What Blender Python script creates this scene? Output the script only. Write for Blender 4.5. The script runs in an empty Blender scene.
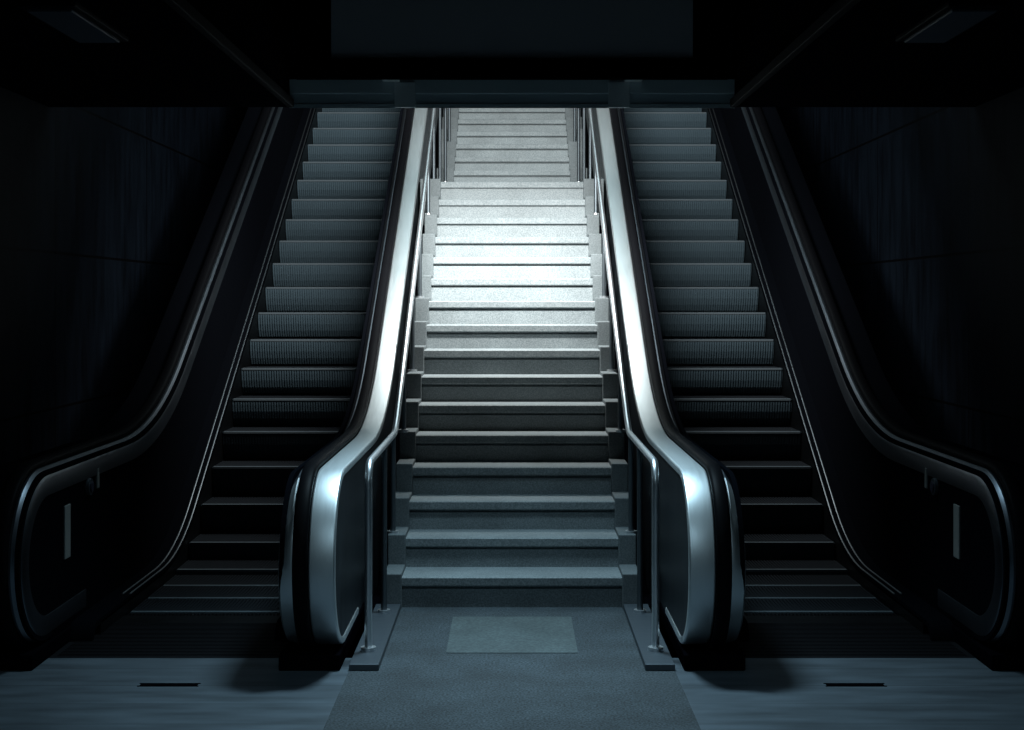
import bpy, bmesh, math
from mathutils import Vector
C = bpy.context.scene.collection
SC = bpy.context.scene
PI = math.pi
T30 = math.tan(math.radians(30))

# ------------------------------------------------------------------ materials
def new_mat(name, col, rough=0.5, metal=0.0, spec=0.5):
    m = bpy.data.materials.new(name); m.use_nodes = True
    b = m.node_tree.nodes['Principled BSDF']
    b.inputs['Base Color'].default_value = (*col, 1)
    b.inputs['Roughness'].default_value = rough
    b.inputs['Metallic'].default_value = metal
    b.inputs['Specular IOR Level'].default_value = spec
    return m

def N(m, t, **k):
    n = m.node_tree.nodes.new(t)
    for a, v in k.items(): setattr(n, a, v)
    return n
def L(m, a, b): m.node_tree.links.new(a, b)

def speckle(name, c1, c2, rough, scale=90, bump=0.15, blotch=0.25):
    m = new_mat(name, c1, rough)
    b = m.node_tree.nodes['Principled BSDF']
    tc = N(m, 'ShaderNodeTexCoord')
    n1 = N(m, 'ShaderNodeTexNoise'); n1.inputs['Scale'].default_value = scale; n1.inputs['Detail'].default_value = 3
    n2 = N(m, 'ShaderNodeTexNoise'); n2.inputs['Scale'].default_value = 3.5; n2.inputs['Detail'].default_value = 4
    for n in (n1, n2): L(m, tc.outputs['Object'], n.inputs['Vector'])
    r = N(m, 'ShaderNodeValToRGB')
    r.color_ramp.elements[0].position = 0.36; r.color_ramp.elements[1].position = 0.66
    r.color_ramp.elements[0].color = (*c1, 1); r.color_ramp.elements[1].color = (*c2, 1)
    L(m, n1.outputs['Fac'], r.inputs['Fac'])
    mr = N(m, 'ShaderNodeMapRange')
    mr.inputs['From Min'].default_value = 0.3; mr.inputs['From Max'].default_value = 0.7
    mr.inputs['To Min'].default_value = 1 - blotch; mr.inputs['To Max'].default_value = 1 + blotch * 0.4
    L(m, n2.outputs['Fac'], mr.inputs['Value'])
    mx = N(m, 'ShaderNodeMix', data_type='RGBA', blend_type='MULTIPLY'); mx.inputs[0].default_value = 1
    L(m, r.outputs['Color'], mx.inputs[6]); L(m, mr.outputs['Result'], mx.inputs[7])
    L(m, mx.outputs[2], b.inputs['Base Color'])
    bp = N(m, 'ShaderNodeBump'); bp.inputs['Strength'].default_value = bump; bp.inputs['Distance'].default_value = 0.004
    L(m, n1.outputs['Fac'], bp.inputs['Height']); L(m, bp.outputs['Normal'], b.inputs['Normal'])
    return m

def brushed(name, col, rough, axis_scale, metal=1.0, amount=0.12):
    """metal with fine streaks along one axis"""
    m = new_mat(name, col, rough, metal)
    b = m.node_tree.nodes['Principled BSDF']
    tc = N(m, 'ShaderNodeTexCoord'); mp = N(m, 'ShaderNodeMapping'); mp.inputs['Scale'].default_value = axis_scale
    n = N(m, 'ShaderNodeTexNoise'); n.inputs['Scale'].default_value = 6; n.inputs['Detail'].default_value = 4
    L(m, tc.outputs['Object'], mp.inputs['Vector']); L(m, mp.outputs['Vector'], n.inputs['Vector'])
    mr = N(m, 'ShaderNodeMapRange'); mr.inputs['To Min'].default_value = rough - amount; mr.inputs['To Max'].default_value = rough + amount
    L(m, n.outputs['Fac'], mr.inputs['Value']); L(m, mr.outputs['Result'], b.inputs['Roughness'])
    return m

def lined(name, col, line_col, rough, axis, pitch, width, metal=0.0, noise=0.2, axis2=None, pitch2=1.0, spec=0.5):
    """flat cladding with dark joints at a fixed pitch along one or two axes"""
    m = new_mat(name, col, rough, metal, spec)
    b = m.node_tree.nodes['Principled BSDF']
    tc = N(m, 'ShaderNodeTexCoord'); sx = N(m, 'ShaderNodeSeparateXYZ'); L(m, tc.outputs['Object'], sx.inputs[0])
    def joint(ax, p):
        a = N(m, 'ShaderNodeMath', operation='MODULO'); a.inputs[1].default_value = p
        o = N(m, 'ShaderNodeMath', operation='ADD'); o.inputs[1].default_value = 100 * p
        L(m, sx.outputs[ax], o.inputs[0]); L(m, o.outputs[0], a.inputs[0])
        l = N(m, 'ShaderNodeMath', operation='LESS_THAN'); l.inputs[1].default_value = width
        L(m, a.outputs[0], l.inputs[0]); return l.outputs[0]
    f = joint(axis, pitch)
    if axis2 is not None:
        g = joint(axis2, pitch2)
        mx_ = N(m, 'ShaderNodeMath', operation='MAXIMUM'); L(m, f, mx_.inputs[0]); L(m, g, mx_.inputs[1]); f = mx_.outputs[0]
    n = N(m, 'ShaderNodeTexNoise'); n.inputs['Scale'].default_value = 2.2; n.inputs['Detail'].default_value = 6
    mp = N(m, 'ShaderNodeMapping'); mp.inputs['Scale'].default_value = (1.0, 5.0, 1.0)
    L(m, tc.outputs['Object'], mp.inputs['Vector']); L(m, mp.outputs['Vector'], n.inputs['Vector'])
    mr = N(m, 'ShaderNodeMapRange'); mr.inputs['From Min'].default_value = 0.3; mr.inputs['From Max'].default_value = 0.7
    mr.inputs['To Min'].default_value = 1 - noise; mr.inputs['To Max'].default_value = 1 + noise
    L(m, n.outputs['Fac'], mr.inputs['Value'])
    q = N(m, 'ShaderNodeMix', data_type='RGBA', blend_type='MULTIPLY'); q.inputs[0].default_value = 1
    q.inputs[6].default_value = (*col, 1); L(m, mr.outputs['Result'], q.inputs[7])
    k = N(m, 'ShaderNodeMix', data_type='RGBA'); L(m, f, k.inputs[0]); L(m, q.outputs[2], k.inputs[6]); k.inputs[7].default_value = (*line_col, 1)
    L(m, k.outputs[2], b.inputs['Base Color'])
    bp = N(m, 'ShaderNodeBump'); bp.invert = True; bp.inputs['Strength'].default_value = 0.4; bp.inputs['Distance'].default_value = 0.004
    L(m, f, bp.inputs['Height']); L(m, bp.outputs['Normal'], b.inputs['Normal'])
    return m

M = {}
M['stair'] = speckle('stair_granite', (0.155, 0.182, 0.192), (0.295, 0.325, 0.335), 0.65, 120, 0.10, 0.16)
M['path'] = speckle('path_granite', (0.008, 0.012, 0.015), (0.064, 0.085, 0.099), 0.8, 100, 0.2, 0.4)
M['hatch'] = speckle('hatch_granite', (0.052, 0.068, 0.071), (0.088, 0.112, 0.114), 0.8, 70, 0.15, 0.25)
M['floor'] = lined('floor_tiles', (0.070, 0.088, 0.104), (0.030, 0.038, 0.045), 0.55, 1, 0.30, 0.006, noise=0.35, axis2=0, pitch2=2.4, spec=0.3)
M['steel'] = brushed('brushed_steel', (0.74, 0.78, 0.79), 0.46, (60, 1, 1))
M['shoulder'] = brushed('shoulder_steel', (0.50, 0.54, 0.56), 0.46, (60, 1, 1))
M['curb'] = speckle('curb_granite', (0.10, 0.12, 0.125), (0.17, 0.19, 0.20), 0.7, 120, 0.10, 0.16)
M['ledge_trim'] = brushed('ledge_trim_steel', (0.26, 0.28, 0.30), 0.42, (40, 1, 1), amount=0.06)
M['rail'] = brushed('polished_rail_steel', (0.80, 0.82, 0.84), 0.38, (1, 40, 40), amount=0.06)
M['post'] = brushed('dark_post_steel', (0.13, 0.15, 0.165), 0.5, (30, 30, 1), amount=0.06)
M['rubber'] = new_mat('black_rubber', (0.004, 0.004, 0.005), 0.5, 0.0, 0.03)
M['side'] = lined('dark_steel_cladding', (0.020, 0.025, 0.030), (0.003, 0.003, 0.004), 0.45, 1, 0.45, 0.014, metal=0.5, noise=0.25, spec=0.2)
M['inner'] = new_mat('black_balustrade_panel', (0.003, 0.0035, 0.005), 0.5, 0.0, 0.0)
M['skirt'] = brushed('dark_skirt_steel', (0.02, 0.022, 0.025), 0.45, (1, 1, 40))
M['edge'] = brushed('edge_steel', (0.20, 0.22, 0.25), 0.36, (40, 1, 1), amount=0.08)
M['step'] = new_mat('step_aluminium', (0.062, 0.092, 0.112), 0.6, 0.0, 0.15)
M['tread'] = new_mat('step_tread_cleats', (0.012, 0.014, 0.017), 0.65, 0.0, 0.05)
M['lit_edge'] = new_mat('step_lit_edge', (0.09, 0.11, 0.125), 0.5, 0.0, 0.2)  # paler colour for the light caught along step front edges
M['plate'] = new_mat('black_landing_plate', (0.004, 0.0045, 0.006), 0.7, 0.0, 0.1)
M['base'] = new_mat('black_newel_base', (0.002, 0.002, 0.003), 0.8, 0.0, 0.0)
M['kerb'] = brushed('kerb_steel', (0.07, 0.085, 0.10), 0.5, (1, 30, 1), metal=0.5)
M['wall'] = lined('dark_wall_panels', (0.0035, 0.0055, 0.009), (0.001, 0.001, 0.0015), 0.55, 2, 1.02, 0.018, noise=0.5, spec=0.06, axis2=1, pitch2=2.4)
M['board'] = lined('dark_end_boards', (0.012, 0.015, 0.018), (0.004, 0.004, 0.005), 0.6, 2, 0.12, 0.015, noise=0.2, spec=0.1)
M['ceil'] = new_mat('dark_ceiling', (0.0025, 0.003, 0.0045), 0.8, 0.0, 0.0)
M['beam'] = brushed('beam_steel', (0.62, 0.70, 0.72), 0.5, (1, 1, 30), metal=0.2)
M['trim'] = new_mat('ceiling_trim', (0.005, 0.006, 0.008), 0.6, 0.0, 0.03)
M['signframe'] = new_mat('black_sign_frame', (0.001, 0.001, 0.0012), 0.8, 0.0, 0.0)
M['signpanel'] = new_mat('grey_sign_panel', (0.50, 0.47, 0.48), 0.5, 0.0, 0.2)
M['patch'] = brushed('patch_steel', (0.75, 0.80, 0.80), 0.5, (1, 1, 30), metal=0.1)
M['strip'] = new_mat('pale_notice_strip', (0.22, 0.23, 0.22), 0.5)
M['button'] = new_mat('dark_button', (0.03, 0.03, 0.05), 0.4)
M['lens'] = new_mat('panel_face', (0.06, 0.07, 0.085), 0.4, 0.0, 0.1)
M['gap'] = new_mat('slot_black', (0.002, 0.002, 0.003), 0.9, 0.0, 0.0)

# ------------------------------------------------------------------ mesh helpers
def link(name, bm, m, parent=None, smooth=False):
    bmesh.ops.remove_doubles(bm, verts=bm.verts, dist=1e-5)
    bmesh.ops.recalc_face_normals(bm, faces=bm.faces)
    me = bpy.data.meshes.new(name); bm.to_mesh(me); bm.free()
    if smooth:
        for p in me.polygons: p.use_smooth = True
        try: me.set_sharp_from_angle(angle=math.radians(40))
        except Exception: pass
    me.materials.append(m)
    o = bpy.data.objects.new(name, me); C.objects.link(o)
    if parent: o.parent = parent
    return o

def box(bm, x0, x1, y0, y1, z0, z1, bevel=0.0):
    x0, x1 = min(x0, x1), max(x0, x1)
    v = [bm.verts.new((x, y, z)) for x in (x0, x1) for y in (y0, y1) for z in (z0, z1)]
    idx = [(0, 1, 3, 2), (4, 6, 7, 5), (0, 4, 5, 1), (2, 3, 7, 6), (0, 2, 6, 4), (1, 5, 7, 3)]
    fs = [bm.faces.new([v[i] for i in f]) for f in idx]
    if bevel:
        es = {e for f in fs for e in f.edges}
        bmesh.ops.bevel(bm, geom=list(es), offset=bevel, segments=2, affect='EDGES', profile=0.5)
    return v

def prism_x(bm, pts, x0, x1):
    """closed (y,z) outline swept between two x"""
    a = [bm.verts.new((x0, y, z)) for y, z in pts]; b = [bm.verts.new((x1, y, z)) for y, z in pts]
    n = len(pts)
    bm.faces.new(a); bm.faces.new(list(reversed(b)))
    for i in range(n):
        j = (i + 1) % n
        bm.faces.new((a[i], a[j], b[j], b[i]))

def tube(bm, pts, r, seg=12):
    rings = []
    P = [Vector(p) for p in pts]
    for i, p in enumerate(P):
        t = ((P[min(i + 1, len(P) - 1)] - P[max(i - 1, 0)])).normalized()
        u = Vector((1, 0, 0)) if abs(t.x) < 0.9 else Vector((0, 1, 0))
        a = t.cross(u).normalized(); b = t.cross(a).normalized()
        rings.append([bm.verts.new(p + r * (math.cos(k * 2 * PI / seg) * a + math.sin(k * 2 * PI / seg) * b)) for k in range(seg)])
    for q, w in zip(rings, rings[1:]):
        for k in range(seg):
            bm.faces.new((q[k], q[(k + 1) % seg], w[(k + 1) % seg], w[k]))
    bm.faces.new(rings[0]); bm.faces.new(list(reversed(rings[-1])))

def sweep(bm, path, section, s=1.0):
    """section: closed list of (x, n); path: (y, z); n measured along the outward normal"""
    rings = []
    for i, (y, z) in enumerate(path):
        y0, z0 = path[max(i - 1, 0)]; y1, z1 = path[min(i + 1, len(path) - 1)]
        l = math.hypot(y1 - y0, z1 - z0); ty, tz = (y1 - y0) / l, (z1 - z0) / l
        rings.append([bm.verts.new((s * x, y - tz * n, z + ty * n)) for x, n in (section(i) if callable(section) else section)])
    k = len(rings[0])
    for q, w in zip(rings, rings[1:]):
        for i in range(k):
            j = (i + 1) % k
            bm.faces.new((q[i], q[j], w[j], w[i]))
    bm.faces.new(rings[0]); bm.faces.new(list(reversed(rings[-1])))

def empty(name, loc, label, cat, group=None):
    o = bpy.data.objects.new(name, None); C.objects.link(o); o.location = loc; o.empty_display_size = 0.1
    o['label'] = label; o['category'] = cat
    if group: o['group'] = group
    return o
def tag(o, label, cat, group=None):
    o['label'] = label; o['category'] = cat
    if group: o['group'] = group
    return o
def struct(name, bm, m):
    o = link(name, bm, m); o['kind'] = 'structure'; return o
def arc(cy, cz, r, a0, a1, n):
    return [(cy + r * math.cos(a0 + (a1 - a0) * i / n), cz + r * math.sin(a0 + (a1 - a0) * i / n)) for i in range(n + 1)]

# ------------------------------------------------------------------ dimensions
WP = 9.44            # where the incline would meet the level run
YEND = 18.0
def line(h, wp, R, y0, y1):
    """level at h, then a curve, then a 30 degree incline; wp = meeting point"""
    t = R * math.tan(math.radians(15))
    cy, cz = wp - t, h + R
    pts = [(y0, h)] if y0 < cy - 1e-6 else []
    pts += arc(cy, cz, R, -PI / 2, -PI / 2 + PI / 6, 14)
    pts.append((y1, h + (y1 - wp) * T30))
    return pts
def zline(y, h, wp, R):
    t = R * math.tan(math.radians(15)); y1 = wp + t * math.cos(PI / 6)
    if y <= wp - t: return h
    if y < y1: return h + R - math.sqrt(R * R - (y - wp + t) ** 2)
    return h + (y - wp) * T30

RISE, TREAD, SY = 0.1732, 0.30, 8.285      # stair
NST = 16
LAND = 2.5
ESX0, ESX1 = 1.215, 2.13                   # escalator step

# ------------------------------------------------------------------ floor and room
bm = bmesh.new()
for s in (-1, 1):
    box(bm, s * 0.765, s * 3.3, -3, 7.11, -0.15, 0)
    box(bm, s * 2.56, s * 3.3, 7.11, 18.6, -0.15, 0)
struct('floor', bm, M['floor'])
bm = bmesh.new()
box(bm, -0.765, 0.765, -3, 8.33, -0.15, 0.001)
o = struct('floor_path', bm, M['path'])
bm = bmesh.new(); box(bm, -3.3, 3.3, 6.0, 18.6, -0.75, -0.65); struct('floor_pit', bm, M['gap'])

for s, nm in ((-1, 'left'), (1, 'right')):
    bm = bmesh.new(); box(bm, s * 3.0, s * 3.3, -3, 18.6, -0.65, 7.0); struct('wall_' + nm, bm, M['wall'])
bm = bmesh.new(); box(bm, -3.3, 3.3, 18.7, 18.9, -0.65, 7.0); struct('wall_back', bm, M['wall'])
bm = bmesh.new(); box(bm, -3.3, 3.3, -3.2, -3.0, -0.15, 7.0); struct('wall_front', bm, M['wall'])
# raised centre of the hall ceiling with lower bays on both sides
bm = bmesh.new()
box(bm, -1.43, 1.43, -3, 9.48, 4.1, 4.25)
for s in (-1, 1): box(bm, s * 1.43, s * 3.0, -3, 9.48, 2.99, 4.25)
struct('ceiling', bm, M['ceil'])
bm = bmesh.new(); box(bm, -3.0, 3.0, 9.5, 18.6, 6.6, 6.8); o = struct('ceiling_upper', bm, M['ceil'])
bm = bmesh.new(); box(bm, -3.0, 3.0, 9.481, 9.60, 3.16, 6.6); struct('wall_end', bm, M['board'])
# steel beam
bm = bmesh.new()
pr = [(9.40, 2.973), (9.40, 3.00), (9.412, 3.005), (9.412, 3.065), (9.40, 3.07), (9.40, 3.158), (9.48, 3.158), (9.48, 2.997)]
prism_x(bm, pr, -1.43, 1.43)
struct('trim_1', bm, M['beam'])
for i, s in enumerate((-1, 1)):
    bm = bmesh.new(); box(bm, s * 1.40, s * 1.44, -3, 9.39, 2.975, 3.03, 0.004); struct('trim_%d' % (i + 2), bm, M['trim'])

# ------------------------------------------------------------------ stairs
st = empty('staircase', (0, SY, 0), 'speckled granite staircase with a landing rising between the two escalators', 'stairs')
def P(o):  # keep world coordinates under a moved Empty
    o.matrix_parent_inverse = o.parent.matrix_basis.inverted() if False else o.matrix_parent_inverse
    o.location = -Vector(o.parent.location); return o
def stair_step(y, z, hw, depth=TREAD):
    bm = bmesh.new()
    zt = z + RISE
    pr = [(y, z - 0.02), (y, zt - 0.070), (y + 0.018, zt - 0.068), (y + 0.018, zt - 0.053), (y - 0.012, zt - 0.052), (y - 0.015, zt - 0.046), (y - 0.015, zt - 0.006), (y - 0.009, zt),
          (y + depth + 0.02, zt), (y + depth + 0.02, zt - RISE - 0.02)]
    prism_x(bm, pr, -hw, hw)
    return P(link('step', bm, M['stair'], st))
HW1, HW2 = 0.622, 0.618
for n in range(NST):
    d = TREAD if n < NST - 1 else LAND
    stair_step(SY + n * TREAD, n * RISE, HW1, d)
Y2 = SY + (NST - 1) * TREAD + LAND; Z2 = NST * RISE
N2 = 8
for n in range(N2):
    stair_step(Y2 + n * TREAD, Z2 + n * RISE, HW2, TREAD if n < N2 - 1 else 1.1)
for s in (-1, 1):
    for (ya, za, cnt, hw, last) in ((SY, 0, NST, HW1, LAND), (Y2, Z2, N2, HW2, 1.1)):
        bm = bmesh.new()
        for n in range(cnt):
            y = ya + n * TREAD; d = TREAD if n < cnt - 1 else last
            z = za + n * RISE
            box(bm, s * hw, s * (0.725 if ya == SY and n < cnt - 1 else 0.80), y - 0.05, y + d - 0.05, z - 0.30 if n else z, z + RISE + 0.025, 0.006)
        P(link('side_curb', bm, M['curb'], st))

for s in (-1, 1):
    bm = bmesh.new()
    prism_x(bm, [(8.33, 0.0), (8.9, 0.0), (Y2 - LAND, NST * RISE - 0.35), (Y2, NST * RISE - 0.35), (17.2, NST * RISE - 0.35 + (17.2 - Y2) * T30), (17.2, NST * RISE - 0.6 + (17.2 - Y2) * T30), (Y2, NST * RISE - 0.6), (Y2 - LAND, NST * RISE - 0.6), (8.9, -0.1), (8.33, -0.1)], s * 0.726, s * 0.815)
    P(link('gap_shade', bm, M['base'], st))  # black strip painted in for the shade between curb and balustrade
# granite inspection slab set in the floor
bm = bmesh.new(); box(bm, -0.325, 0.325, 7.20, 8.02, -0.01, 0.005, 0.002)
o = link('floor_slab', bm, M['hatch']); tag(o, 'pale rectangular slab set into the dark granite path before the stairs', 'floor slab')

# ------------------------------------------------------------------ stair rails
RX = 0.70
def tread_h(y):
    if y < SY - 0.03: return 0.03
    if y < Y2 - LAND: return (math.floor((y - SY + 0.05) / TREAD) + 1) * RISE + 0.02
    if y < Y2 - 0.05: return NST * RISE + 0.02
    return Z2 + (math.floor((y - Y2 + 0.05) / TREAD) + 1) * RISE + 0.02
RTOP = 0.945
RWP = 8.78
def rail_z(y):
    if y <= RWP: return RTOP
    if y <= 13.7: return RTOP + (y - RWP) * T30
    zl = RTOP + (13.7 - RWP) * T30
    if y <= 15.4: return zl
    return zl + (y - 15.4) * T30
for s, nm in ((-1, 'left'), (1, 'right')):
    root = empty('stair_handrail', (s * RX, 7.1, 0), 'slim steel tube handrail on posts along the %s side of the granite stairs' % nm, 'handrail', 'steel stair handrails')
    bm = bmesh.new()
    r = 0.11
    pts = [(7.13, 0.03 + k * 0.1) for k in range(9)]
    pts = [(7.13, 0.03), (7.13, 0.4), (7.13, RTOP - r)] + arc(7.13 + r, RTOP - r, r, PI, PI / 2, 10)[1:]
    pts += [(RWP - 0.12, RTOP), (RWP - 0.06, RTOP + 0.004), (RWP, RTOP + 0.018), (RWP + 0.06, RTOP + 0.045), (RWP + 0.12, rail_z(RWP + 0.12) + 0.002)]
    pts += [(y, rail_z(y)) for y in (9.5, 10.5, 11.5, 12.5, 13.0, 13.63, 13.7, 13.77, 15.33, 15.4, 15.47, 17.2)]
    tube(bm, [(s * RX, y, z) for y, z in pts], 0.0185, 14)
    P(link('rail_tube', bm, M['rail'], root, True))
    for y in (8.0, 8.6, 9.45, 10.28, 11.1, 12.2, 13.08, 14.2, 15.36, 16.3):
        bm = bmesh.new(); z0 = tread_h(y)
        tube(bm, [(s * RX, y, z0), (s * RX, y, rail_z(y) - 0.01)], 0.0165, 12)
        po = P(link('post', bm, M['post'], root, True))
        bm = bmesh.new(); tube(bm, [(s * RX, y, z0), (s * RX, y, z0 + 0.018)], 0.034, 16)
        f = link('flange', bm, M['rail'], po, True)
    bm = bmesh.new(); tube(bm, [(s * RX, 7.13, 0.028), (s * RX, 7.13, 0.05)], 0.038, 16)
    P(link('flange', bm, M['rail'], root, True))
    bm = bmesh.new(); box(bm, s * 0.625, s * 0.765, 6.86, 8.225, 0.0, 0.032, 0.004)
    P(link('base_plate', bm, M['kerb'], root))

# ------------------------------------------------------------------ escalators
HD = 0.92           # deck height
NR = 0.42           # newel radius
NY = 7.12
rail_path = [(7.75, HD - 2 * NR)] + arc(NY, HD - NR, NR, -PI / 2, -3 * PI / 2, 26) + line(HD, WP, 3.0, 0, YEND)[1:]
rail_path = [(7.75, HD - 2 * NR)] + list(arc(NY, HD - NR, NR, -PI / 2, -3 * PI / 2, 26)) + line(HD, WP, 3.0, 99, YEND)
def offset(path, n):
    out = []
    for i, (y, z) in enumerate(path):
        y0, z0 = path[max(i - 1, 0)]; y1, z1 = path[min(i + 1, len(path) - 1)]
        l = math.hypot(y1 - y0, z1 - z0); out.append((y - (z1 - z0) / l * n, z + (y1 - y0) / l * n))
    return out
deck_path = offset(rail_path, 0)

def rounded_rect(x0, x1, n0, n1, r):
    r = min(r, (x1 - x0) / 2 - 1e-4, (n1 - n0) / 2 - 1e-4); pts = []
    for cx, cn, a in ((x1 - r, n1 - r, 0), (x0 + r, n1 - r, PI / 2), (x0 + r, n0 + r, PI), (x1 - r, n0 + r, 3 * PI / 2)):
        pts += [(cx + r * math.cos(a + k * PI / 8), cn + r * math.sin(a + k * PI / 8)) for k in range(5)]
    return pts

STEP_W = ESX1 - ESX0
def step_mesh():
    """one escalator step: cleated riser curving under a cleated tread with a front lip"""
    bm = bmesh.new()
    prof = [(0.115, -0.235), (0.070, -0.20), (0.038, -0.15), (0.016, -0.095), (0.005, -0.045), (0.0, -0.010), (0.004, 0.0), (0.30, 0.0), (0.395, 0.0)]
    n = 46; w = STEP_W / n; g = 0.0075
    cols = []
    for i in range(n):
        a = -STEP_W / 2 + i * w
        for (xx, dep) in ((a, 0), (a + w * 0.52, 0), (a + w * 0.56, g), (a + w * 0.96, g)):
            col = []
            for k, (y, z) in enumerate(prof):
                if k <= 4: col.append((xx, y + dep, z))
                elif k == 5: col.append((xx, y + dep * 0.3, z))
                elif k == 6: col.append((xx, y, z))
                else: col.append((xx, y, z - dep if k == 7 else z - dep))
            cols.append([bm.verts.new(c) for c in col])
    cols.append([bm.verts.new((STEP_W / 2, y, z)) for y, z in prof])
    for a, b in zip(cols, cols[1:]):
        for k in range(len(prof) - 1):
            f = bm.faces.new((a[k], a[k + 1], b[k + 1], b[k]))
            if k >= 6: f.material_index = 1
    # closed ends and underside
    for c in (cols[0], cols[-1]):
        x = c[0].co.x
        bm.faces.new(c + [bm.verts.new((x, 0.395, -0.235))])
    return bm

step_me = lit_edge_me = None
SPITCH = 0.374
for s, nm in ((-1, 'left'), (1, 'right')):
    es = empty('escalator', (s * (ESX0 + ESX1) / 2, 7.11, 0), 'dark steel escalator on the %s of the granite stairs with a black rubber handrail' % nm, 'escalator', 'pair of escalators')
    cx = s * (ESX0 + ESX1) / 2
    # steps
    k0 = -8
    for k in range(-8, 19):
        y = 11.147 + k * SPITCH
        z = zline(y + 0.1, 0.0, WP + 0.1, 1.8) if y > 8 else 0
        z = zline(y, 0.0, WP, 1.8)
        if step_me is None:
            o = link('step', step_mesh(), M['step'], es); step_me = o.data; step_me.materials.append(M['tread'])
        else:
            o = bpy.data.objects.new('step', step_me); C.objects.link(o); o.parent = es
        o.location = Vector((cx, y, z)) - Vector(es.location)
        if lit_edge_me is None:
            bm = bmesh.new(); box(bm, -STEP_W / 2 + 0.006, STEP_W / 2 - 0.006, -0.003, 0.028, -0.014, 0.0025, 0.002)  # thin pale strip paints the lit front edge of a step
            q = link('lit_edge', bm, M['lit_edge'], o); lit_edge_me = q.data
        else:
            q = bpy.data.objects.new('lit_edge', lit_edge_me); C.objects.link(q); q.parent = o
    # landing plate and comb
    bm = bmesh.new(); box(bm, s * 1.09, s * 2.26, 7.113, 7.86, -0.06, 0.002, 0.002)
    for i in range(24): box(bm, s * 1.13, s * 2.22, 7.14 + i * 0.03, 7.155 + i * 0.03, 0.0, 0.005)
    P(link('landing_plate', bm, M['plate'], es))
    bm = bmesh.new(); box(bm, s * 1.13, s * 2.22, 7.865, 8.05, -0.05, 0.004, 0.002)
    for i in range(46):
        a = ESX0 + (i + 0.25) * STEP_W / 46
        box(bm, s * a, s * (a + 0.009), 8.05, 8.12, -0.02, 0.002)
    P(link('comb_plate', bm, M['skirt'], es))
    # balustrades (inner = beside the stairs, outer = beside the wall)
    for which in ('inner', 'outer'):
        if which == 'inner':
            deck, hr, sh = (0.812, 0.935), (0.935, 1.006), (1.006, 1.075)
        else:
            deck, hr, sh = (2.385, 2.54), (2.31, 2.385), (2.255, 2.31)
        ba = bpy.data.objects.new('balustrade', None); C.objects.link(ba); ba.parent = es; ba.empty_display_size = 0.1
        ba.location = -Vector(es.location)
        # wide deck on the far side from the steps
        bm = bmesh.new(); sweep(bm, deck_path, rounded_rect(deck[0], deck[1], -0.035, 0.004, 0.010), s)
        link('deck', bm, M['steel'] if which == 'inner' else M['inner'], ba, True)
        i0, i1, sg_ = (sh[0], sh[1], 1) if which == 'inner' else (sh[1], sh[0], -1)
        def shoulder(name, path, tl, mat):
            bm = bmesh.new(); sec_ = lambda t: [(i0, 0.0), (i0 + sg_ * 0.012, 0.0), (i1 - sg_ * 0.008, -t), (i1, -t - 0.015), (i1, -0.13), (i0, -0.13)]
            sweep(bm, path, (lambda i: sec_(tl(i))) if callable(tl) else sec_(tl), s)
            link(name, bm, mat, ba, True)
        if which == 'inner':
            shoulder('newel_sheen', deck_path[:25], lambda i: 0.012 + 0.063 * min(1, max(0, (i - 12) / 12)) ** 1.5, M['steel'])  # brighter steel here paints the shoulder's sheen around the newel
            shoulder('shoulder', deck_path[24:], 0.075, M['edge'])  # same shoulder in dimmer steel, darkened along the incline
        else:
            shoulder('shoulder', deck_path, 0.03, M['edge'])
        hrp = [(7.45, HD - 2 * NR)] + deck_path[1:]
        bm = bmesh.new()
        c = (hr[0] + hr[1]) / 2; w = (hr[1] - hr[0]) / 2
        sec = [(c + w * 0.55, -0.02), (c + w * 0.55, 0.004), (c + w * 0.96, 0.006), (c + w * 1.0, 0.016), (c + w * 0.9, 0.027), (c + w * 0.6, 0.034), (c, 0.036),
               (c - w * 0.6, 0.034), (c - w * 0.9, 0.027), (c - w * 1.0, 0.016), (c - w * 0.96, 0.006), (c - w * 0.55, 0.004), (c - w * 0.55, -0.02)]
        sweep(bm, hrp, sec, s)
        link('handrail', bm, M['rubber'], ba, True)
        # guide track under the handrail
        bm = bmesh.new(); sweep(bm, deck_path, [(hr[0] - 0.002, -0.035), (hr[1] + 0.002, -0.035), (hr[1] + 0.002, -0.012), (hr[0] - 0.002, -0.012)], s)
        link('handrail_track', bm, M['inner'], ba)
        body = offset(deck_path, -0.012)
        # cladding on the far side from the steps
        xa, xb = (deck[0] + 0.006, deck[0] + 0.03) if which == 'inner' else (deck[1] - 0.03, deck[1] - 0.006)
        bm = bmesh.new()
        lo = [(YEND, 0.5 + (YEND - SY) * T30 - 1.4), (SY + 0.6, 0.0), (7.75, 0.0)]
        prism_x(bm, body + lo, s * xa, s * xb)
        link('side_panel', bm, M['side'], ba)
        # panel facing the steps
        xa, xb = (sh[1] - 0.028, sh[1] - 0.006) if which == 'inner' else (sh[0] + 0.006, sh[0] + 0.028)
        bm = bmesh.new()
        lo = [(y, z) for y, z in reversed(line(0.06, WP, 1.9, 7.75, YEND))]
        prism_x(bm, body + lo, s * xa, s * xb)
        pn = link('inner_panel', bm, M['inner'], ba)
        # ledge and skirt beside the steps
        lx = (1.09, ESX0 - 0.006) if which == 'inner' else (ESX1 + 0.006, 2.262)
        lp = arc(7.55, -0.02, 0.11, PI, PI / 2, 8) + [(8.2, 0.09)] + line(0.09, WP, 1.9, 99, YEND)
        bm = bmesh.new()
        sec = [(lx[0], -0.03), (lx[0], 0.0), (lx[1], 0.0), (lx[1], -0.03)]
        sweep(bm, lp, sec, s)
        lg = link('ledge', bm, M['inner'], ba)
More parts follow.
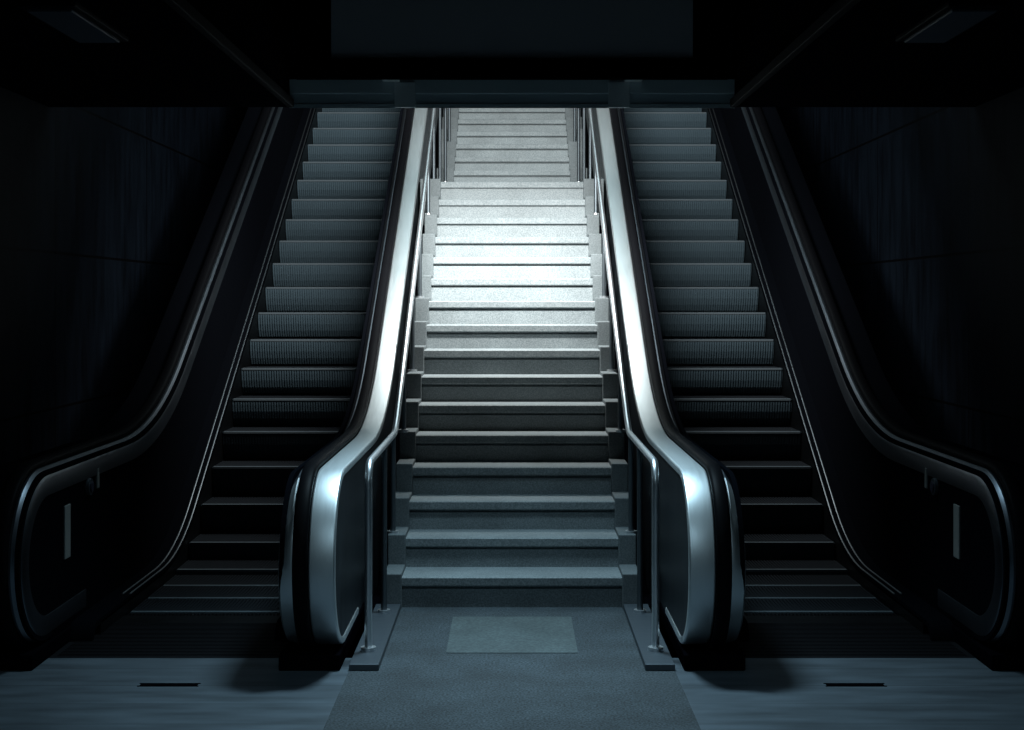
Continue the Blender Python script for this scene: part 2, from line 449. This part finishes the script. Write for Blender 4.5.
        for a in ((lx[0] + 0.002, lx[0] + 0.042) if which == 'outer' else (lx[1] - 0.012,)):
            bm = bmesh.new(); sweep(bm, [q_ for q_ in lp if q_[0] > 8.1], [(a, -0.004), (a, 0.005), (a + 0.003, 0.007), (a + 0.007, 0.007), (a + 0.010, 0.005), (a + 0.010, -0.004)], s)
            link('ledge_trim', bm, M['ledge_trim'], lg)
        bm = bmesh.new()
        up = [(7.6, 0.07)] + line(0.07, WP, 1.9, 7.7, YEND); dn = [(YEND, (YEND - WP) * T30 - 0.32), (WP, -0.32), (7.6, -0.32)]
        a = lx[1] - 0.012 if which == 'inner' else lx[0]
        prism_x(bm, up + dn, s * a, s * (a + 0.012))
        link('skirt', bm, M['skirt'], ba)
        # plinth carrying the newel
        bm = bmesh.new(); box(bm, s * (min(deck[0], sh[0]) - 0.005), s * (max(deck[1], sh[1]) + 0.02), 6.86, 8.3, 0.0, 0.075, 0.006)
        link('plinth', bm, M['base'], ba)
        # handrail inlet boot
        bm = bmesh.new(); box(bm, s * (hr[0] - 0.05), s * (hr[1] + 0.05), 7.16, 7.6, 0.03, 0.16, 0.02)
        link('handrail_inlet', bm, M['base'], ba)
        if which == 'outer':
            bm = bmesh.new(); box(bm, s * (sh[0] - 0.002), s * (sh[0] + 0.01), 7.38, 7.47, 0.43, 0.70, 0.003)
            o = link('notice_strip', bm, M['strip'], ba); o['label'] = 'pale vertical strip on the black panel'
            bm = bmesh.new(); box(bm, s * (sh[0] - 0.003), s * (sh[0] + 0.01), 7.95, 7.99, 0.715, 0.825, 0.003)
            o = link('key_switch', bm, M['strip'], ba); o['label'] = 'pale narrow switch plate'
            bm = bmesh.new(); tube(bm, [(s * (sh[0] + 0.01), 7.80, 0.745), (s * (sh[0] - 0.012), 7.80, 0.745)], 0.045, 24)
            o = link('stop_button', bm, M['kerb'], ba, True)
            bm = bmesh.new(); tube(bm, [(s * (sh[0] - 0.01), 7.80, 0.745), (s * (sh[0] - 0.02), 7.80, 0.745)], 0.028, 24)
            link('button_cap', bm, M['button'], o, True)

# ------------------------------------------------------------------ slots in the floor
for s, nm in ((-1, 'left'), (1, 'right')):
    so = empty('floor_slot', (s * 1.55, 6.61, 0), 'narrow dark slot in the floor tiles before the %s escalator' % nm, 'floor slot', 'dark floor slots')
    bm = bmesh.new(); box(bm, s * 1.42, s * 1.68, 6.59, 6.63, -0.002, 0.0015); P(link('slot_opening', bm, M['gap'], so))
    bm = bmesh.new()
    box(bm, s * 1.412, s * 1.688, 6.584, 6.59, -0.002, 0.003); box(bm, s * 1.412, s * 1.688, 6.63, 6.636, -0.002, 0.003)
    P(link('slot_rim', bm, M['base'], so))

# ------------------------------------------------------------------ overhead sign
sg = empty('hanging_sign', (0, 9.0, 3.105), 'large unlit black framed sign hanging above the stairs before the steel beam', 'sign')
bm = bmesh.new()
box(bm, -1.335, 1.335, 9.03, 9.07, 3.105, 4.0)
for a in ((-1.335, -1.115, 3.105, 4.0), (1.115, 1.335, 3.105, 4.0), (-1.115, 1.115, 3.105, 3.215), (-1.115, 1.115, 3.86, 4.0)):
    box(bm, a[0], a[1], 8.98, 9.03, a[2], a[3])
P(link('frame', bm, M['signframe'], sg))
bm = bmesh.new(); box(bm, -1.115, 1.115, 9.015, 9.029, 3.215, 3.86); P(link('display_panel', bm, M['signpanel'], sg))
for s in (-1, 1):
    bm = bmesh.new(); box(bm, s * 0.9, s * 0.95, 9.03, 9.06, 4.0, 4.1); P(link('hanger', bm, M['skirt'], sg))
for s, nm in ((-1, 'left'), (1, 'right')):  # pale plate and small flange on the beam face
    bk = empty('beam_patch', (s * 0.68, 9.39, 3.0), 'pale steel bracket on the face of the beam above the %s inner handrail' % nm, 'patch', 'pale beam patches')
    bm = bmesh.new(); box(bm, s * 0.62, s * 0.755, 9.385, 9.40, 2.975, 3.14, 0.003); P(link('patch_plate', bm, M['patch'], bk))
    bm = bmesh.new(); box(bm, s * 0.72, s * 0.83, 9.30, 9.395, 3.140, 3.156, 0.003); P(link('patch_flange', bm, M['patch'], bk))

# rectangular panels with a paler face under the low side ceilings
for s, nm in ((-1, 'left'), (1, 'right')):
    cl = empty('ceiling_panel', (s * 1.95, 6.5, 2.99), 'rectangular pale-faced ceiling panel near the %s wall high in the corner' % nm, 'ceiling light', 'ceiling panels')
    bm = bmesh.new(); box(bm, s * 1.82, s * 2.07, 6.1, 6.95, 2.965, 2.99, 0.006); P(link('panel_frame', bm, M['trim'], cl))
    bm = bmesh.new(); box(bm, s * 1.85, s * 2.04, 6.15, 6.90, 2.952, 2.966, 0.004); P(link('lens', bm, M['lens'], cl))

# ------------------------------------------------------------------ lamps and fill light
def area(name, loc, target, sx, sy, power, col, spread=180):
    d = bpy.data.lights.new(name, 'AREA'); d.shape = 'RECTANGLE'; d.size = sx; d.size_y = sy; d.energy = power; d.color = col
    d.spread = math.radians(spread)
    o = bpy.data.objects.new(name, d); C.objects.link(o); o.location = loc
    o.rotation_euler = (Vector(target) - Vector(loc)).to_track_quat('-Z', 'Y').to_euler()
    return o
COOL = (0.97, 1.0, 0.985)
PALE = (0.74, 0.95, 1.0)
BLUE = (0.56, 0.84, 1.0)
area('stair_lamp', (0, 10.2, 3.15), (0, 11.22, 2.2), 1.6, 0.12, 138, COOL, 155)
area('upper_lamp', (0, 12.9, 6.55), (0, 13.2, 0), 2.6, 5.5, 122, PALE)
area('landing_fill', (0, 12.2, 5.4), (0, 16.0, 3.5), 1.6, 0.3, 64, COOL, 110)  # added fill without a fitting, brightens the upper flight
area('hall_lamp', (0, 2.4, 4.05), (0, 4.4, 0), 1.2, 6.5, 85, BLUE, 80)
area('hall_lamp', (0, 7.9, 4.05), (0, 6.9, 0), 0.7, 0.4, 38, BLUE, 76)
w = bpy.data.worlds.new('World'); SC.world = w; w.use_nodes = True
w.node_tree.nodes['Background'].inputs[0].default_value = (0.3, 0.5, 1.0, 1)
w.node_tree.nodes['Background'].inputs[1].default_value = 0.002

# ------------------------------------------------------------------ camera
cam = bpy.data.cameras.new('camera'); co = bpy.data.objects.new('camera', cam); C.objects.link(co)
co.location = (0, 0, 1.74); co.rotation_euler = (PI / 2, 0, 0)
cam.sensor_width = 36; cam.lens = 36 * 1463 / 1024; cam.shift_y = -65 / 1024; cam.clip_end = 100
SC.camera = co
SC.view_settings.view_transform = 'Standard'; SC.view_settings.look = 'None'
SC.view_settings.exposure = 0; SC.view_settings.gamma = 1; SC.view_settings.use_curve_mapping = False
